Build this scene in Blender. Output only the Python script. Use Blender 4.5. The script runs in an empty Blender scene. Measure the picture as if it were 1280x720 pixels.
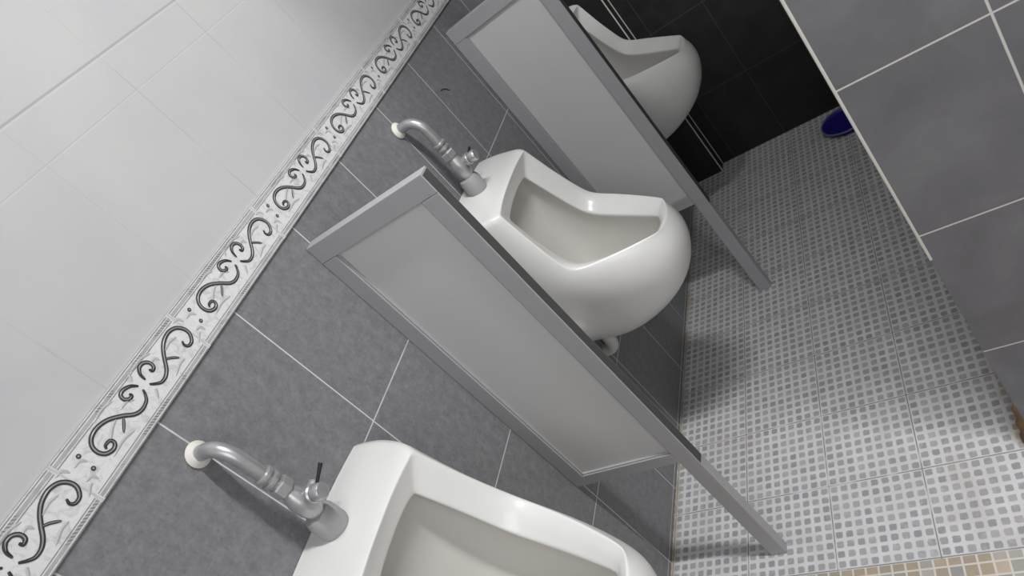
import bpy, bmesh, math, random
from mathutils import Vector, Matrix
random.seed(4)
scene = bpy.context.scene
C = scene.collection

# ------------------------------------------------------------------ materials
def srgb(v):
    v = v / 255.0
    return v / 12.92 if v <= 0.04045 else ((v + 0.055) / 1.055) ** 2.4

def rgb(r, g=None, b=None):
    if g is None: g = b = r
    return (srgb(r), srgb(g), srgb(b), 1)

class NT:
    """small helper round a node tree"""
    def __init__(self, name):
        self.m = bpy.data.materials.new(name); self.m.use_nodes = True
        self.t = self.m.node_tree; self.n = self.t.nodes
        self.b = self.n['Principled BSDF']
        tc = self.n.new('ShaderNodeTexCoord'); self.obj = tc.outputs['Object']
        sp = self.n.new('ShaderNodeSeparateXYZ'); self.link(self.obj, sp.inputs[0])
        self.x, self.y, self.z = sp.outputs
    def link(self, a, b): self.t.links.new(a, b)
    def put(self, sock, v):
        if hasattr(v, 'is_output'): self.link(v, sock)
        else: sock.default_value = v
    def math(self, op, a, b=0.0, c=0.0):
        n = self.n.new('ShaderNodeMath'); n.operation = op
        for s, v in zip(n.inputs, (a, b, c)): self.put(s, v)
        return n.outputs[0]
    def smooth(self, v, lo, hi, a=0.0, b=1.0):
        n = self.n.new('ShaderNodeMapRange'); n.interpolation_type = 'SMOOTHSTEP'
        for s, q in zip(n.inputs, (v, lo, hi, a, b)): self.put(s, q)
        return n.outputs[0]
    def mix(self, f, a, b, blend='MIX'):
        n = self.n.new('ShaderNodeMix'); n.data_type = 'RGBA'; n.blend_type = blend
        self.put(n.inputs[0], f); self.put(n.inputs[6], a); self.put(n.inputs[7], b)
        return n.outputs[2]
    def noise(self, scale, detail=3.0, rough=0.55, vec=None, dist=0.0):
        n = self.n.new('ShaderNodeTexNoise'); n.inputs['Scale'].default_value = scale
        n.inputs['Detail'].default_value = detail; n.inputs['Roughness'].default_value = rough
        n.inputs['Distortion'].default_value = dist
        self.link(vec or self.obj, n.inputs['Vector'])
        return n.outputs[0]
    def line(self, c, period, off, half, soft=0.0006):
        """1 on a joint line, 0 elsewhere"""
        t = self.math('DIVIDE', self.math('SUBTRACT', c, off), period)
        d = self.math('ABSOLUTE', self.math('SUBTRACT', self.math('FRACT', self.math('ADD', t, 0.5)), 0.5))
        d = self.math('MULTIPLY', d, period)
        return self.smooth(d, half - soft, half + soft, 1.0, 0.0)
    def cell(self, c, period, off):
        return self.math('FLOOR', self.math('DIVIDE', self.math('SUBTRACT', c, off), period))
    def white(self, a, b, seed=0.0):
        cb = self.n.new('ShaderNodeCombineXYZ'); self.put(cb.inputs[0], a); self.put(cb.inputs[1], b); cb.inputs[2].default_value = seed
        w = self.n.new('ShaderNodeTexWhiteNoise'); self.link(cb.outputs[0], w.inputs[0])
        return w.outputs[0]
    def ramp(self, f, stops):
        n = self.n.new('ShaderNodeValToRGB'); e = n.color_ramp.elements
        while len(e) < len(stops): e.new(0.5)
        for q, (p, c) in zip(e, stops): q.position = p; q.color = c
        self.put(n.inputs[0], f); return n.outputs[0]
    def bump(self, h, strength=0.3, dist=0.001):
        n = self.n.new('ShaderNodeBump'); n.inputs['Strength'].default_value = strength
        n.inputs['Distance'].default_value = dist; self.link(h, n.inputs['Height'])
        self.link(n.outputs[0], self.b.inputs['Normal'])
    def done(self, col, rough=0.5, metal=0.0, spec=0.5):
        self.put(self.b.inputs['Base Color'], col); self.put(self.b.inputs['Roughness'], rough)
        self.put(self.b.inputs['Metallic'], metal); self.put(self.b.inputs['Specular IOR Level'], spec)
        return self.m

def plain(name, col, rough=0.5, metal=0.0, var=0.06, scale=30.0, spec=0.5):
    k = NT(name)
    n = k.noise(scale, 4)
    a = tuple(c * (1 - var) for c in col[:3]) + (1,); b = tuple(min(1, c * (1 + var)) for c in col[:3]) + (1,)
    return k.done(k.mix(n, a, b), rough, metal, spec)

TY0, TYP = 0.2227, 0.2011           # upright joints of the urinal wall
BZ0, BZ1 = 1.1870, 1.2590           # the border strip
def urinal_wall_material():
    k = NT('urinal_wall_tiles')
    n1 = k.noise(55, 7, 0.72); n2 = k.noise(190, 4, 0.7)
    grey = k.ramp(n1, [(0.30, rgb(112, 112, 115)), (0.52, rgb(126, 126, 129)), (0.75, rgb(141, 141, 144))])
    grey = k.mix(k.math('MULTIPLY', k.smooth(n2, 0.52, 0.72), 0.5), grey, rgb(146, 146, 148))
    grey = k.mix(k.math('MULTIPLY', k.smooth(n2, 0.44, 0.28), 0.6), grey, rgb(84, 84, 86))
    jl = k.math('MAXIMUM', k.line(k.y, TYP, TY0, 0.0011), k.line(k.z, 0.2955, 0.0115, 0.0011))
    grey = k.mix(k.math('MULTIPLY', jl, k.smooth(k.noise(9, 2), 0.30, 0.5, 0.55, 1.0)), grey, rgb(212, 212, 214))
    w1 = k.noise(4.5, 4, 0.6, dist=0.6)
    white = k.ramp(w1, [(0.3, rgb(186, 186, 189)), (0.55, rgb(191, 191, 191)), (0.75, rgb(194, 194, 194))])
    wl = k.line(k.y, TYP, TY0, 0.0012, 0.0012)
    wl = k.math('MULTIPLY', wl, k.smooth(k.noise(7, 2), 0.42, 0.6, 0.08, 0.6))
    white = k.mix(wl, white, rgb(172, 172, 174))
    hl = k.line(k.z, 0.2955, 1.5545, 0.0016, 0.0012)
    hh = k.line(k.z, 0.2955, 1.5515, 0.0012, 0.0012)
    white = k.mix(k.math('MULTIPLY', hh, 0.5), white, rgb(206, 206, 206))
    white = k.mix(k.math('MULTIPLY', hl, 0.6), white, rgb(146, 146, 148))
    up = k.smooth(k.z, BZ1 - 0.02, BZ1 - 0.019)
    k.bump(k.math('ADD', k.math('SUBTRACT', 1.0, jl), k.math('MULTIPLY', n2, 0.3)), 0.25, 0.0008)
    return k.done(k.mix(up, grey, white), k.smooth(n1, 0.3, 0.7, 0.42, 0.55), 0, 0.35)

def dark_wall_material():
    k = NT('far_wall_tiles')
    n1 = k.noise(14, 5, 0.6)
    c = k.ramp(n1, [(0.3, rgb(36, 36, 37)), (0.7, rgb(47, 47, 47))])
    jl = k.math('MAXIMUM', k.line(k.x, 0.199, 0.1745, 0.0009), k.line(k.z, 0.2955, 0.295, 0.0009))
    c = k.mix(k.math('MULTIPLY', jl, 0.6), c, rgb(92, 92, 94))
    return k.done(c, 0.45, 0, 0.3)

def stall_wall_material():
    k = NT('stall_wall_tiles')
    n1 = k.noise(7, 6, 0.6, dist=0.4); n2 = k.noise(60, 3)
    c = k.ramp(n1, [(0.28, rgb(103, 103, 106)), (0.5, rgb(115, 114, 119)), (0.72, rgb(128, 128, 130))])
    c = k.mix(k.math('MULTIPLY', n2, 0.15), c, rgb(90, 90, 88))
    jl = k.math('MAXIMUM', k.line(k.x, 0.2, 0.9775, 0.0016), k.line(k.z, 0.2965, 0.278, 0.0014))
    c = k.mix(jl, c, rgb(205, 204, 198))
    k.bump(k.math('SUBTRACT', 1.0, jl), 0.3, 0.0008)
    return k.done(c, 0.45, 0, 0.35)

FX0, FP, FY0 = 0.0055, 0.1925, 0.757
def floor_material():
    k = NT('floor_mosaic_tiles')
    q = FP / 9.0
    def sq(c, off):
        t = k.math('DIVIDE', k.math('SUBTRACT', c, off), q)
        t = k.math('ADD', t, k.math('MULTIPLY', k.math('SUBTRACT', k.noise(160, 1), 0.5), 0.13))
        return k.math('ABSOLUTE', k.math('SUBTRACT', k.math('FRACT', t), 0.5))
    dx, dy = sq(k.x, FX0), sq(k.y, FY0)
    d = k.math('POWER', k.math('ADD', k.math('POWER', dx, 5.0), k.math('POWER', dy, 5.0)), 0.2)
    inside = k.smooth(d, 0.28, 0.38, 1.0, 0.0)
    rnd = k.white(k.cell(k.x, q, FX0), k.cell(k.y, q, FY0))
    ng = k.noise(16, 4, 0.6)
    sqc = k.ramp(rnd, [(0.0, rgb(152, 153, 157)), (0.5, rgb(163, 163, 167)), (1.0, rgb(177, 177, 177))])
    ground = k.ramp(ng, [(0.3, rgb(206, 205, 205)), (0.7, rgb(220, 219, 221))])
    c = k.mix(k.math('MULTIPLY', inside, k.smooth(k.noise(45, 3), 0.25, 0.5, 0.65, 1.0)), ground, sqc)
    jl = k.math('MAXIMUM', k.line(k.x, FP, FX0, 0.0011, 0.0008), k.line(k.y, FP, FY0, 0.0011, 0.0008))
    c = k.mix(k.math('MULTIPLY', jl, k.smooth(k.noise(12, 2), 0.35, 0.5, 0.35, 0.95)), c, rgb(120, 118, 114))
    grime = k.math('MULTIPLY', k.smooth(k.noise(5, 4, 0.6), 0.5, 0.75), 0.22)
    c = k.mix(grime, c, rgb(172, 158, 140))
    # yellowed dirt along the foot of the urinal wall and of the stall wall
    near = k.math('MAXIMUM', k.smooth(k.x, 0.0, 0.02, 1.0, 0.0),
                  k.math('MULTIPLY', k.smooth(k.math('SUBTRACT', 0.785, k.x), 0.0, 0.05, 1.0, 0.0), k.smooth(k.y, 0.93, 0.97)))
    c = k.mix(k.math('MULTIPLY', near, k.smooth(k.noise(22, 3), 0.35, 0.65, 0.2, 0.8)), c, rgb(150, 132, 96))
    k.bump(k.math('SUBTRACT', 1.0, k.math('MULTIPLY', inside, 0.6)), 0.2, 0.0008)
    return k.done(c, k.smooth(ng, 0.3, 0.7, 0.38, 0.55), 0, 0.4)

def threshold_material():
    k = NT('threshold_mosaic')
    p = 0.0245
    rnd = k.white(k.cell(k.x, p, 0.003), k.cell(k.y, p, 0.0035), 3.0)
    c = k.ramp(rnd, [(0.0, rgb(196, 176, 152)), (0.3, rgb(176, 162, 142)), (0.55, rgb(160, 160, 158)), (0.8, rgb(184, 182, 176)), (1.0, rgb(206, 186, 168))])
    c = k.mix(k.math('MULTIPLY', k.noise(90, 3), 0.4), c, rgb(140, 132, 120))
    jl = k.math('MAXIMUM', k.line(k.x, p, 0.003, 0.0018), k.line(k.y, p, 0.0035, 0.0018))
    return k.done(k.mix(jl, c, rgb(214, 208, 200)), 0.5, 0, 0.35)

def ceramic_material():
    k = NT('glazed_ceramic')
    n = k.noise(9, 3)
    # faint tone that varies slowly over the glaze
    c = k.mix(n, rgb(222, 222, 220), rgb(230, 230, 228))
    k.b.inputs['Coat Weight'].default_value = 0.35; k.b.inputs['Coat Roughness'].default_value = 0.12
    return k.done(c, 0.32, 0, 0.4)

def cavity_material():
    k = NT('shaded_bowl_glaze')
    c = k.mix(k.noise(7, 4), rgb(203, 201, 195), rgb(215, 213, 209))  # same ceramic toned warmer and darker, shade inside the bowl put into colour
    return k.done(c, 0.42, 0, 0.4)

M = dict(
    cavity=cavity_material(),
    wall=urinal_wall_material(), far=dark_wall_material(), stall=stall_wall_material(), floor=floor_material(),
    threshold=threshold_material(), ceramic=ceramic_material(),
    paint=plain('white_paint', rgb(205), 0.7, 0, 0.03, 4),
    ceiling=plain('ceiling_paint', rgb(225), 0.8, 0, 0.02, 3),
    alu=plain('grey_aluminium', rgb(172, 172, 175), 0.42, 0.1, 0.05, 24),
    panel=plain('frosted_panel', rgb(204, 204, 204), 0.5, 0, 0.03, 5),
    bead=plain('highlight_bead', rgb(190), 0.35, 0.2, 0.04, 24),
    chrome=plain('dull_chrome', rgb(186, 186, 188), 0.34, 0.6, 0.16, 60),
    collar=plain('grey_rubber_collar', rgb(166, 166, 167), 0.55, 0.1, 0.12, 50),
    putty=plain('white_putty', rgb(222, 220, 212), 0.7, 0, 0.05, 60),
    dark=plain('black_metal', rgb(40), 0.4, 0.3, 0.1, 40),
    border=None, joint=plain('pale_grey_joint', rgb(196, 196, 198), 0.6, 0, 0.05, 60), grout=plain('white_grout', rgb(205, 203, 196), 0.7, 0, 0.08, 60),
    ink=plain('dark_scroll_glaze', rgb(58, 58, 61), 0.35, 0, 0.25, 70),
    mid=plain('grey_scroll_glaze', rgb(140, 140, 143), 0.35, 0, 0.15, 60),
    pale=plain('pale_relief_glaze', rgb(188, 188, 190), 0.35, 0, 0.08, 90),
        pvc=plain('white_plastic_pipe', rgb(206, 205, 200), 0.4, 0, 0.04, 20),
    blue=plain('dark_blue_plastic', (0.012, 0.008, 0.20, 1), 0.4, 0, 0.08, 20),
    bluerim=plain('pale_blue_plastic', rgb(120, 118, 165), 0.4, 0, 0.08, 20),
    rust=plain('rust_brown_mortar', rgb(112, 84, 52), 0.8, 0, 0.35, 45),
    hair=plain('black_hair', rgb(30), 0.6, 0, 0.1, 40),
    darkedge=plain('dark_edge', rgb(74), 0.7, 0, 0.1, 40),
)
def border_material():
    k = NT('border_glaze')
    n = k.noise(70, 4, 0.6, dist=1.2)
    c = k.ramp(n, [(0.32, rgb(196, 196, 198)), (0.48, rgb(220, 220, 221)), (0.62, rgb(226, 226, 226)), (0.76, rgb(204, 204, 206))])
    return k.done(c, 0.35, 0, 0.4)
def hatch_material():
    k = NT('hatched_band_glaze')
    s = k.math('ADD', k.math('MULTIPLY', k.y, 1.0), k.math('MULTIPLY', k.z, 0.8))
    h = k.line(s, 0.0045, 0.0, 0.0008, 0.0006)
    g = k.smooth(k.noise(22, 2), 0.5, 0.6)
    c = k.mix(k.math('MULTIPLY', h, g), k.mix(k.noise(40, 3), rgb(150, 150, 153), rgb(196, 196, 198)), rgb(110, 110, 113))
    return k.done(c, 0.4, 0, 0.4)
M['border'] = border_material(); M['hatch'] = hatch_material()

# ------------------------------------------------------------------ mesh helpers
def obj(name, bm, mats, parent=None, smooth=True, angle=40):
    bmesh.ops.recalc_face_normals(bm, faces=bm.faces[:])
    me = bpy.data.meshes.new(name); bm.to_mesh(me); bm.free()
    for m in (mats if isinstance(mats, (list, tuple)) else [mats]): me.materials.append(m)
    if smooth:
        for p in me.polygons: p.use_smooth = True
        try: me.set_sharp_from_angle(angle=math.radians(angle))
        except Exception: pass
    o = bpy.data.objects.new(name, me); C.objects.link(o)
    if parent: o.parent = parent
    return o

def box(bm, x0, x1, y0, y1, z0, z1, bevel=0.0, mi=0):
    g = bmesh.ops.create_cube(bm, size=1.0)
    vs = g['verts']
    for v in vs:
        v.co = Vector((x0 if v.co.x < 0 else x1, y0 if v.co.y < 0 else y1, z0 if v.co.z < 0 else z1))
    fs = list({f for v in vs for f in v.link_faces})
    for f in fs: f.material_index = mi
    if bevel:
        es = list({e for v in vs for e in v.link_edges})
        r = bmesh.ops.bevel(bm, geom=es, offset=bevel, segments=2, profile=0.5, affect='EDGES')
        for f in r['faces']: f.material_index = mi
    return vs

def tube(bm, pts, r, seg=16, cap=True, mi=0):
    """round bar along a path; r is a number or one radius per point"""
    pts = [Vector(p) for p in pts]; n = len(pts)
    rs = r if isinstance(r, (list, tuple)) else [r] * n
    rings = []; up = None
    for i, p in enumerate(pts):
        t = (pts[min(i + 1, n - 1)] - pts[max(i - 1, 0)]).normalized()
        if up is None:
            up = t.orthogonal().normalized()
        else:
            up = (up - t * up.dot(t)).normalized()
        b = t.cross(up)
        rings.append([bm.verts.new(p + (up * math.cos(a) + b * math.sin(a)) * rs[i]) for a in [2 * math.pi * k / seg for k in range(seg)]])
    for a, b in zip(rings, rings[1:]):
        for k in range(seg):
            f = bm.faces.new((a[k], a[(k + 1) % seg], b[(k + 1) % seg], b[k])); f.material_index = mi
    if cap:
        for q in (rings[0], rings[-1]):
            f = bm.faces.new(q); f.material_index = mi

def lathe(bm, prof, base, axis='Z', seg=24, mi=0, cap=True):
    """prof: (radius, height) pairs turned round an axis through base"""
    base = Vector(base); rings = []
    for r, h in prof:
        ring = []
        for k in range(seg):
            a = 2 * math.pi * k / seg; c, s = r * math.cos(a), r * math.sin(a)
            d = {'Z': (c, s, h), 'X': (h, c, s), 'Y': (s, h, c)}[axis]
            ring.append(bm.verts.new(base + Vector(d)))
        rings.append(ring)
    for a, b in zip(rings, rings[1:]):
        for k in range(seg):
            f = bm.faces.new((a[k], a[(k + 1) % seg], b[(k + 1) % seg], b[k])); f.material_index = mi
    if cap:
        for q in (rings[0], rings[-1]): bm.faces.new(q).material_index = mi

def catmull(pts, n=6):
    P = [Vector(p) for p in pts]; P = [P[0] * 2 - P[1]] + P + [P[-1] * 2 - P[-2]]
    out = []
    for i in range(1, len(P) - 2):
        a, b, c, d = P[i - 1:i + 3]
        for k in range(n):
            t = k / n
            out.append(0.5 * ((2 * b) + (c - a) * t + (2 * a - 5 * b + 4 * c - d) * t * t + (3 * b - a - 3 * c + d) * t ** 3))
    out.append(P[-2]); return out

def struct(o): o['kind'] = 'structure'; return o
def empty(name, loc, label, cat, group=None):
    o = bpy.data.objects.new(name, None); o.empty_display_size = 0.1; C.objects.link(o)
    o.location = loc; o['label'] = label; o['category'] = cat
    if group: o['group'] = group
    return o
def dup(root, loc, label, skip=()):
    r = root.copy(); C.objects.link(r); r.location = loc; r['label'] = label
    for ch in list(root.children):
        c = ch.copy(); C.objects.link(c); c.parent = r
        for g in ch.children:
            d = g.copy(); C.objects.link(d); d.parent = c
    return r

# ------------------------------------------------------------------ the room
YB, YF, XR, ZC = -1.3, 2.44, 2.3, 2.62
def slab(name, m, x0, x1, y0, y1, z0, z1, bevel=0.0):
    bm = bmesh.new(); box(bm, x0, x1, y0, y1, z0, z1, bevel); return struct(obj(name, bm, m, smooth=False))
slab('floor', M['floor'], 0, XR, 0.7545, YF, -0.06, 0)
slab('trim_1', M['threshold'], 0, XR, YB, 0.7545, -0.06, -0.0005)          # mosaic floor nearest the camera
slab('wall_left', M['wall'], -0.1, 0, YB - 0.1, YF + 0.1, -0.06, ZC)
slab('wall_far', M['far'], 0, XR + 0.1, YF, YF + 0.1, -0.06, ZC)
slab('wall_back', M['paint'], 0, XR + 0.1, YB - 0.1, YB, -0.06, ZC)
slab('wall_right', M['paint'], XR, XR + 0.1, YB, YF, -0.06, ZC)
slab('ceiling', M['ceiling'], -0.1, XR + 0.1, YB - 0.1, YF + 0.1, ZC, ZC + 0.08)
slab('wall_corner', M['far'], 0, 0.122, 2.39, YF, 0, ZC)                    # boxed-in pipe run in the far corner
STALL_H = 2.07  # top edge is out of view, height chosen for the light passing over it
slab('wall_stall', M['stall'], 0.785, XR, 0.966, 1.07, 0, STALL_H)
# pale edge strips
slab('trim_2', M['grout'], 0.7835, 0.7880, 0.9640, 0.9695, 0.52, STALL_H, 0.0012)
slab('trim_3', M['grout'], 0.1195, 0.1235, 2.3885, 2.3915, 0, ZC)
slab('trim_4', M['grout'], 0.122, 0.1245, 2.4375, 2.4405, 0, ZC)
# rust-stained mortar at the foot of the stall wall
bm = bmesh.new()
pr = []
for i in range(9):
    t = i / 8.0; z = 0.115 * t
    w = 0.016 * (1 - t) ** 0.8 + 0.002 + 0.003 * math.sin(i * 2.1)
    pr.append((max(w, 0.001), z))
L = [[bm.verts.new((0.7845 - w * math.cos(a), 0.968 - w * 0.9 * math.sin(a), z)) for a in [math.radians(d) for d in (-60, -20, 20, 60, 100)]] for w, z in pr]
for a, b in zip(L, L[1:]):
    for k in range(4): bm.faces.new((a[k], a[k + 1], b[k + 1], b[k]))
struct(obj('trim_5', bm, M['rust']))

# ------------------------------------------------------------------ the border strip
def ribbon(bm, pts, w, x, mi, taper=0.35):
    """flat ribbon on the wall plane: pts are (y, z)"""
    P = catmull([(p[0], p[1], 0) for p in pts], 6); n = len(P); rows = []
    for i, p in enumerate(P):
        t = (P[min(i + 1, n - 1)] - P[max(i - 1, 0)])
        if t.length < 1e-9: t = Vector((1, 0, 0))
        t.normalize(); nn = Vector((-t.y, t.x, 0))
        s = i / (n - 1.0); ww = w * (taper + (1 - taper) * min(1.0, 4 * s, 4 * (1 - s)) ** 0.6)
        rows.append((bm.verts.new((x, p.x + nn.x * ww, p.y + nn.y * ww)), bm.verts.new((x + 0.0006, p.x, p.y)), bm.verts.new((x, p.x - nn.x * ww, p.y - nn.y * ww))))
    for a, b in zip(rows, rows[1:]):
        for k in (0, 1):
            f = bm.faces.new((a[k], a[k + 1], b[k + 1], b[k])); f.material_index = mi
def dot(bm, y, z, r, x, mi, seg=12):
    c = bm.verts.new((x + 0.0004, y, z)); v = [bm.verts.new((x, y + r * math.cos(2 * math.pi * k / seg), z + r * math.sin(2 * math.pi * k / seg))) for k in range(seg)]
    for k in range(seg): bm.faces.new((c, v[k], v[(k + 1) % seg])).material_index = mi

S_BIG1 = [(0.7763, 1.2223), (0.7737, 1.2166), (0.7771, 1.2116), (0.7853, 1.2122), (0.7924, 1.2205), (0.7926, 1.2303), (0.7865, 1.2395), (0.7750, 1.2437), (0.7613, 1.2417), (0.7502, 1.2357), (0.7402, 1.2270), (0.7310, 1.2180), (0.7215, 1.2128), (0.7120, 1.2125), (0.7052, 1.2173), (0.6998, 1.2235)]
S_LEAF1 = [(0.7403, 1.2261), (0.7472, 1.2209), (0.7544, 1.2126)]
S_C1 = [(0.7017, 1.2310), (0.7039, 1.2403), (0.7108, 1.2461), (0.7192, 1.2452), (0.7238, 1.2390), (0.7225, 1.2323), (0.7170, 1.2304), (0.7159, 1.2350)]
S_C2 = [(0.6895, 1.2330), (0.6834, 1.2409), (0.6738, 1.2451), (0.6667, 1.2435), (0.6650, 1.2373), (0.6690, 1.2325), (0.6742, 1.2325), (0.6746, 1.2365)]
S_BIG2 = [(0.6890, 1.2260), (0.6857, 1.2205), (0.6793, 1.2145), (0.6674, 1.2123), (0.6569, 1.2161), (0.6467, 1.2269), (0.6329, 1.2379), (0.6185, 1.2426), (0.6054, 1.2411), (0.5970, 1.2344), (0.5946, 1.2248), (0.5982, 1.2162), (0.6074, 1.2123), (0.6141, 1.2156), (0.6135, 1.2216), (0.6062, 1.2226), (0.6029, 1.2191)]
S_LEAF2 = [(0.6454, 1.2247), (0.6395, 1.2202), (0.6303, 1.2140)]
PER = 0.2425
bm = bmesh.new()
XB = 0.004
k0, k1 = -7, 9
box(bm, 0.0, XB, YB, YF - 0.001, BZ0, BZ1, 0.0, 0)
for k in range(k0, k1):
    off = (k - 1) * PER; j = 0.310 + k * PER          # joint at the near end of this tile
    if j < YB or j + PER > YF: continue
    def sh(L): return [(a + off, b) for a, b in L]
    # joint, edge lines and hatched bands
    box(bm, XB - 0.001, XB + 0.0005, j - 0.0011, j + 0.0011, BZ0, BZ1, 0, 4)
    for za, zb, mi in ((BZ0 + 0.0035, BZ0 + 0.0075, 3), (BZ1 - 0.0075, BZ1 - 0.0035, 3),
                       (BZ0 + 0.0093, BZ0 + 0.0103, 2), (BZ1 - 0.0103, BZ1 - 0.0093, 2),
                       (BZ0 + 0.0005, BZ0 + 0.0016, 2), (BZ1 - 0.0016, BZ1 - 0.0005, 2)):
        box(bm, XB - 0.001, XB + 0.0004, j + 0.003, j + PER - 0.003, za, zb, 0, mi)
    # pale relief sprays behind the scrolls
    for (a, b, a2, b2) in ((0.640, 1.231, 0.612, 1.220), (0.652, 1.2335, 0.672, 1.2265), (0.745, 1.232, 0.776, 1.232), (0.735, 1.231, 0.725, 1.238), (0.700, 1.214, 0.690, 1.203), (0.600, 1.207, 0.640, 1.205), (0.735, 1.246, 0.700, 1.251),
                           (0.580, 1.228, 0.566, 1.236), (0.802, 1.236, 0.790, 1.246), (0.758, 1.206, 0.730, 1.202), (0.655, 1.247, 0.620, 1.249), (0.570, 1.206, 0.560, 1.216), (0.805, 1.209, 0.790, 1.203), (0.690, 1.243, 0.694, 1.252)):
        m_ = ((a + a2) / 2 + 0.003, (b + b2) / 2 + 0.003)
        ribbon(bm, sh([(a, b), m_, (a2, b2)]), 0.0021, XB + 0.0002, 5, 0.2)
    for Ls, w in ((S_BIG1, 0.0029), (S_C1, 0.0027), (S_C2, 0.0027), (S_BIG2, 0.0029), (S_LEAF1, 0.0019), (S_LEAF2, 0.0019)):
        ribbon(bm, sh(Ls), w, XB + 0.0006, 1, 0.45)
        ribbon(bm, sh(Ls[1:-1] if len(Ls) > 4 else Ls), w * 0.34, XB + 0.0013, 2, 0.1)
    for (a, b) in ((0.5795, 1.2397), (0.5767, 1.2181)):
        dot(bm, a + off, b, 0.0030, XB + 0.0006, 1); dot(bm, a + off, b, 0.0015, XB + 0.0012, 2)
struct(obj('trim_6', bm, [M['border'], M['ink'], M['mid'], M['hatch'], M['joint'], M['pale']], smooth=False))

# ------------------------------------------------------------------ urinals
def urinal_bowl_bm():
    """half loops from the top centre round the rim to the lip; mirrored in y"""
    loops = [
     # deep inside
     [(.056,0,.75),(.056,.02,.745),(.056,.036,.72),(.058,.048,.66),(.068,.050,.58),(.12,.034,.525),(.17,.016,.512),(.185,0,.510)],
     [(.061,0,.848),(.061,.050,.846),(.063,.088,.834),(.068,.102,.75),(.080,.098,.60),(.16,.072,.545),(.26,.036,.535),(.278,0,.535)],
     [(.085,0,.866),(.085,.050,.865),(.085,.090,.855),(.100,.106,.77),(.132,.112,.652),(.217,.088,.602),(.316,.048,.590),(.328,0,.588)],
     # inner edge of the rim
     [(.112,0,.858),(.112,.045,.857),(.1135,.078,.850),(.134,.088,.772),(.166,.091,.685),(.247,.068,.656),(.328,.037,.633),(.338,0,.630)],
     [(.119,0,.880),(.119,.056,.879),(.124,.100,.872),(.144,.112,.787),(.173,.119,.703),(.258,.090,.673),(.340,.047,.649),(.353,0,.646)],
     # outer crest
     [(.126,0,.896),(.126,.066,.895),(.133,.121,.892),(.153,.130,.797),(.180,.141,.708),(.270,.105,.681),(.354,.058,.657),(.368,0,.653)],
     # shell
     [(.114,0,.901),(.114,.070,.900),(.117,.136,.899),(.136,.142,.790),(.168,.150,.694),(.270,.119,.655),(.364,.069,.630),(.384,0,.626)],
     [(.080,0,.908),(.080,.080,.907),(.080,.150,.901),(.108,.152,.785),(.142,.156,.680),(.256,.127,.588),(.362,.076,.576),(.386,0,.576)],
     [(.055,0,.913),(.055,.085,.912),(.052,.156,.906),(.082,.156,.785),(.122,.158,.655),(.205,.110,.530),(.318,.074,.500),(.343,0,.498)],
     [(.035,0,.916),(.035,.088,.915),(.030,.157,.909),(.056,.158,.775),(.104,.158,.590),(.145,.086,.480),(.215,.053,.436),(.238,0,.428)],
     [(.020,0,.918),(.020,.089,.917),(.014,.158,.911),(.034,.158,.765),(.086,.157,.548),(.092,.076,.462),(.116,.046,.408),(.124,0,.402)],
     [(.006,0,.919),(.006,.089,.918),(.005,.158,.911),(.012,.158,.755),(.040,.153,.532),(.050,.080,.474),(.055,.050,.434),(.055,0,.428)],
     [(.001,0,.920),(.001,.090,.919),(.001,.158,.912),(.001,.159,.745),(.001,.151,.532),(.001,.085,.478),(.001,.055,.440),(.001,0,.432)],
    ]
    bm = bmesh.new(); R = []
    for L in loops:
        right = [bm.verts.new(p) for p in L]
        left = [bm.verts.new((p[0], -p[1], p[2])) for p in L[1:-1]]
        R.append((right, left))
    def ring(q): r, l = q; return r + l[::-1]
    cr = bm.edges.layers.float.new('crease_edge')
    for i, (a, b) in enumerate(zip(R, R[1:])):
        A, B = ring(a), ring(b); n = len(A)
        for k in range(n):
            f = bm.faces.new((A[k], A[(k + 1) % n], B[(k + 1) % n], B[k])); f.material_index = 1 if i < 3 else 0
    r, l = R[0]                                        # close the innermost loop
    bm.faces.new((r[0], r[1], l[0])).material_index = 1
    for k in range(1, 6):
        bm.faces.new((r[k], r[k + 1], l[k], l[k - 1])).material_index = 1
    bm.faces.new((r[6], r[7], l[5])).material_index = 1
    def crease(i, val):
        A = ring(R[i]); n = len(A)
        for k in range(n):
            e = bm.edges.get((A[k], A[(k + 1) % n]))
            if e: e[cr] = val
    crease(3, 0.75); crease(4, 0.15); crease(5, 0.5); crease(12, 1.0)
    # sharper corners of the opening, of the back plate and of the lip
    for i in range(1, 12):
        for side in (0, 1):
            keys = ((2, 0.55), (4, 0.25), (6, 0.5)) if i < 5 else ((2, 0.6), (4, 0.35 if i < 9 else 0.7), (6, 0.2 if i < 7 else 0))
            for key, val in keys:
                a = R[i][side][key - side]; b = R[i + 1][side][key - side]
                e = bm.edges.get((a, b))
                if e: e[cr] = val
    return bm

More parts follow.
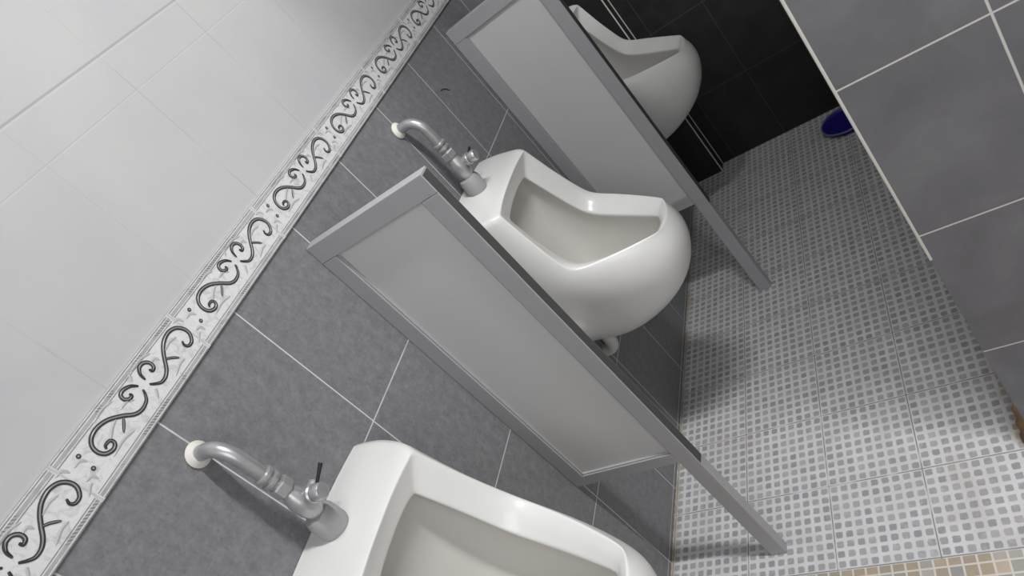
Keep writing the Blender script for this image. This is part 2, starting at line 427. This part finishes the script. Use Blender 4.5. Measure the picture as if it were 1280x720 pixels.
def make_urinal(loc, label):
    t = empty('urinal', loc, label, 'urinal', 'wall-hung urinals in a row')
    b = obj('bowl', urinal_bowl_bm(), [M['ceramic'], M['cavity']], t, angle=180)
    s = b.modifiers.new('smooth', 'SUBSURF'); s.levels = s.render_levels = 3
    bm = bmesh.new()
    lathe(bm, [(0.030, 0.0), (0.030, 0.004), (0.024, 0.006), (0.022, 0.0035), (0.0, 0.003)], (0.20, 0, 0.522), 'Z', 28, cap=False)
    for a in range(8):
        d = Vector((math.cos(a * math.pi / 4), math.sin(a * math.pi / 4), 0)); p = Vector((0.20, 0, 0.527))
        tube(bm, [p + d * 0.006, p + d * 0.021], 0.0022, 8)
    g = obj('drain_strainer', bm, M['pvc'], t); g['label'] = 'round pale strainer in the bottom of the bowl'
    bm = bmesh.new()
    tube(bm, catmull([(0.034, 0, 0.45), (0.034, 0, 0.40), (0.031, 0, 0.375), (0.018, 0, 0.360), (-0.01, 0, 0.356)], 6), 0.0165, 20)
    lathe(bm, [(0.019, 0.0), (0.020, 0.004), (0.020, 0.02), (0.017, 0.024)], (0.034, 0, 0.412), 'Z', 24)
    obj('outlet_pipe', bm, M['pvc'], t)['label'] = 'short white plastic outlet pipe'
    return t
U1 = make_urinal((0, 0.415, 0), 'white wall-hung urinal nearest the camera, cut off by the bottom of the photo')
dup(U1, (0, 1.222, 0), 'whole white wall-hung urinal in the middle, between the two grey divider screens')
dup(U1, (0, 2.035, 0), 'farthest white urinal, half hidden behind the farther divider screen in the dark corner')

# ------------------------------------------------------------------ flush pipes
def make_flush(loc, label):
    t = empty('flush_pipe', loc, label, 'flush pipe', 'chrome flush pipes over the urinals')
    X = 0.056
    bm = bmesh.new()
    arc = [(X - 0.032 + 0.032 * math.sin(a), 0, 1.086 + 0.034 * math.cos(a)) for a in [math.radians(d) for d in range(0, 91, 10)]]
    tube(bm, [(0.0, 0, 1.120)] + arc + [(X, 0, 1.06), (X, 0, 0.99)], 0.0108, 20)
    obj('supply_tube', bm, M['chrome'], t)
    bm = bmesh.new()
    lathe(bm, [(0.0175, 0.0005), (0.0185, 0.003), (0.016, 0.006), (0.0122, 0.010)], (0, 0, 1.120), 'X', 24)
    obj('wall_putty', bm, M['putty'], t)['label'] = 'white putty round the hole in the wall'
    for z in (1.043, 1.031):
        bm = bmesh.new(); lathe(bm, [(0.0115, 0), (0.0146, 0.0015), (0.0150, 0.004), (0.0146, 0.0065), (0.0115, 0.008)], (X, 0, z), 'Z', 20)
        obj('ring', bm, M['chrome'], t)
    bm = bmesh.new(); lathe(bm, [(0.0145, 0), (0.0164, 0.002), (0.0164, 0.016), (0.0145, 0.018)], (X, 0, 1.008), 'Z', 6)
    obj('nut', bm, M['chrome'], t, smooth=False)
    bm = bmesh.new()
    lathe(bm, [(0.0115, -0.030), (0.0135, -0.024), (0.0175, -0.012), (0.0185, 0.0), (0.0175, 0.010), (0.0135, 0.020), (0.0115, 0.026)], (X, 0, 0.980), 'Z', 24)
    lathe(bm, [(0.0105, 0.0), (0.0105, 0.022), (0.0135, 0.023), (0.0135, 0.029), (0.0115, 0.031)], (X, 0.004, 0.984), 'X', 20)
    v = obj('valve_body', bm, M['chrome'], t)
    bm = bmesh.new()
    lathe(bm, [(0.006, 0.0), (0.0115, 0.002), (0.0125, 0.006), (0.0125, 0.015), (0.010, 0.018), (0.0, 0.0185)], (X + 0.031, 0.004, 0.984), 'X', 12, cap=False)
    lathe(bm, [(0.008, 0.0), (0.009, 0.008), (0.008, 0.016)], (X + 0.004, 0.014, 0.978), 'Y', 14)
    obj('knob', bm, M['chrome'], v)
    bm = bmesh.new(); tube(bm, [(X + 0.012, 0.026, 0.978), (X + 0.014, 0.036, 0.982), (X + 0.016, 0.052, 0.988)], [0.0026, 0.0026, 0.0034], 10)
    obj('lever', bm, M['dark'], v)['label'] = 'thin dark lever on the valve'
    bm = bmesh.new()
    lathe(bm, [(0.013, 0.0), (0.0215, 0.0), (0.0235, 0.006), (0.0235, 0.032), (0.0205, 0.040), (0.013, 0.0425)], (X - 0.006, 0, 0.911), 'Z', 28)
    obj('collar', bm, M['collar'], t)['label'] = 'dull grey collar sealing the pipe into the urinal'
    return t
F1 = make_flush((0, 0.417, 0), 'nearest chrome flush pipe with valve, on the wall above the cut-off front urinal')
dup(F1, (0, 1.224, 0), 'chrome flush pipe with valve leading into the middle urinal')

# ------------------------------------------------------------------ divider screens
def make_screen(loc, label):
    t = empty('divider_screen', loc, label, 'divider screen', 'grey urinal divider screens')
    d = 0.024
    bm = bmesh.new(); box(bm, 0.0008, 0.037, 0, d, 0.378, 1.109, 0.001); obj('wall_stile', bm, M['alu'], t, False)
    bm = bmesh.new(); box(bm, 0.0008, 0.288, 0, d, 1.1095, 1.147, 0.001); obj('top_rail', bm, M['alu'], t, False)
    bm = bmesh.new(); box(bm, 0.0375, 0.2515, 0, d, 0.378, 0.408, 0.001); obj('bottom_rail', bm, M['alu'], t, False)
    bm = bmesh.new(); box(bm, 0.252, 0.288, 0, d, 0.0005, 1.109, 0.001); obj('post', bm, M['alu'], t, False)
    bm = bmesh.new(); box(bm, 0.2876, 0.2883, 0.0022, d - 0.0015, 0.36, 1.143); e = obj('edge_strip', bm, M['darkedge'], t, False)  # darker tone over the outer face of the post
    e['label'] = 'dark strip down the outer edge of the post'
    bm = bmesh.new(); box(bm, 0.034, 0.254, 0.0075, 0.0165, 0.404, 1.112); p = obj('panel', bm, M['panel'], t, False)
    p['label'] = 'pale frosted infill panel'
    bm = bmesh.new()
    for (x0, x1, z0, z1) in ((0.0372, 0.0405, 0.4085, 1.109), (0.2485, 0.2518, 0.4085, 1.109)):
        box(bm, x0, x1, 0.003, 0.021, z0, z1, 0, 1)
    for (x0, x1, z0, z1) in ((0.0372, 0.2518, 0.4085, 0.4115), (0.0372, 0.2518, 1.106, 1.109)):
        box(bm, x0, x1, 0.003, 0.021, z0, z1)  # level beads coloured paler than the upright ones, a painted highlight
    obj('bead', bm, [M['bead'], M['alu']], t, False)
    return t
S1 = make_screen((0, 0.808, 0), 'nearer grey metal-framed divider screen, between the front and middle urinals')
dup(S1, (0, 1.648, 0), 'farther grey metal-framed divider screen, between the middle and farthest urinals')

# ------------------------------------------------------------------ small things
b = empty('basin', (0.585, 2.315, 0), 'dark blue round plastic basin on the floor at the far wall', 'basin')
bm = bmesh.new()
lathe(bm, [(0.0, 0.0005), (0.070, 0.0005), (0.076, 0.006), (0.080, 0.018), (0.077, 0.018), (0.072, 0.010), (0.0, 0.008)], (0, 0, 0), 'Z', 36, cap=False)
obj('tub', bm, M['blue'], b)
bm = bmesh.new()
R_ = 0.0795
tube(bm, [(R_ * math.cos(2 * math.pi * k / 36), R_ * math.sin(2 * math.pi * k / 36), 0.018) for k in range(37)], 0.003, 8)
obj('rim', bm, M['bluerim'], b)['label'] = 'paler blue rim'

bm = bmesh.new()
tube(bm, catmull([(0.0008, 1.455, 1.083), (0.0008, 1.468, 1.080), (0.0008, 1.480, 1.072), (0.0008, 1.486, 1.064)], 6), [0.0006] + [0.001] * 17 + [0.0006], 6)
h = obj('hair', bm, M['hair']); h['label'] = 'short curved dark hair stuck on a grey wall tile'; h['category'] = 'hair'

# ------------------------------------------------------------------ camera
f = 890.011
Rm = ((0.74349, 0.21454, -0.63340), (-0.34992, -0.68233, -0.64186), (-0.56989, 0.69886, -0.43224))
cam = bpy.data.objects.new('camera', bpy.data.cameras.new('camera')); C.objects.link(cam)
r, u, w = Vector(Rm[0]), -Vector(Rm[1]), -Vector(Rm[2])
m = Matrix((r, u, w)).transposed().to_4x4(); m.translation = (0.92, 0, 1.404)
cam.matrix_world = m
cam.data.sensor_width = 36; cam.data.lens = f / 1280 * 36; cam.data.clip_start = 0.02
scene.camera = cam

# ------------------------------------------------------------------ light
def area(name, loc, size, power, col=(1, 1, 1), target=None):
    l = bpy.data.lights.new(name, 'AREA'); l.shape = 'DISK'; l.size = size; l.energy = power; l.color = col
    o = bpy.data.objects.new(name, l); C.objects.link(o); o.location = loc
    if target: o.rotation_euler = (Vector(target) - Vector(loc)).to_track_quat('-Z', 'Y').to_euler()
    return o
def rect(name, loc, sx, sy, power, col, target):
    o = area(name, loc, sx, power, col, target); o.data.shape = 'RECTANGLE'; o.data.size_y = sy; return o
rect('ceiling_tube', (1.2, 0.70, 2.5), 0.84, 0.06, 40, (1, 0.998, 0.994), None).rotation_euler = (math.radians(30), 0, 0)   # a tube turned towards the urinal row
rect('rear_fill', (1.2, -1.15, 1.7), 1.5, 1.4, 19, (0.97, 0.98, 1), (0.5, 1.0, 0.8))  # added soft fill behind the camera, no opening there
wd = bpy.data.worlds.new('world'); scene.world = wd; wd.use_nodes = True
wd.node_tree.nodes['Background'].inputs[0].default_value = (0.9, 0.9, 1, 1); wd.node_tree.nodes['Background'].inputs[1].default_value = 0.05
scene.view_settings.view_transform = 'Standard'
scene.view_settings.look = 'None'
scene.view_settings.exposure = 0
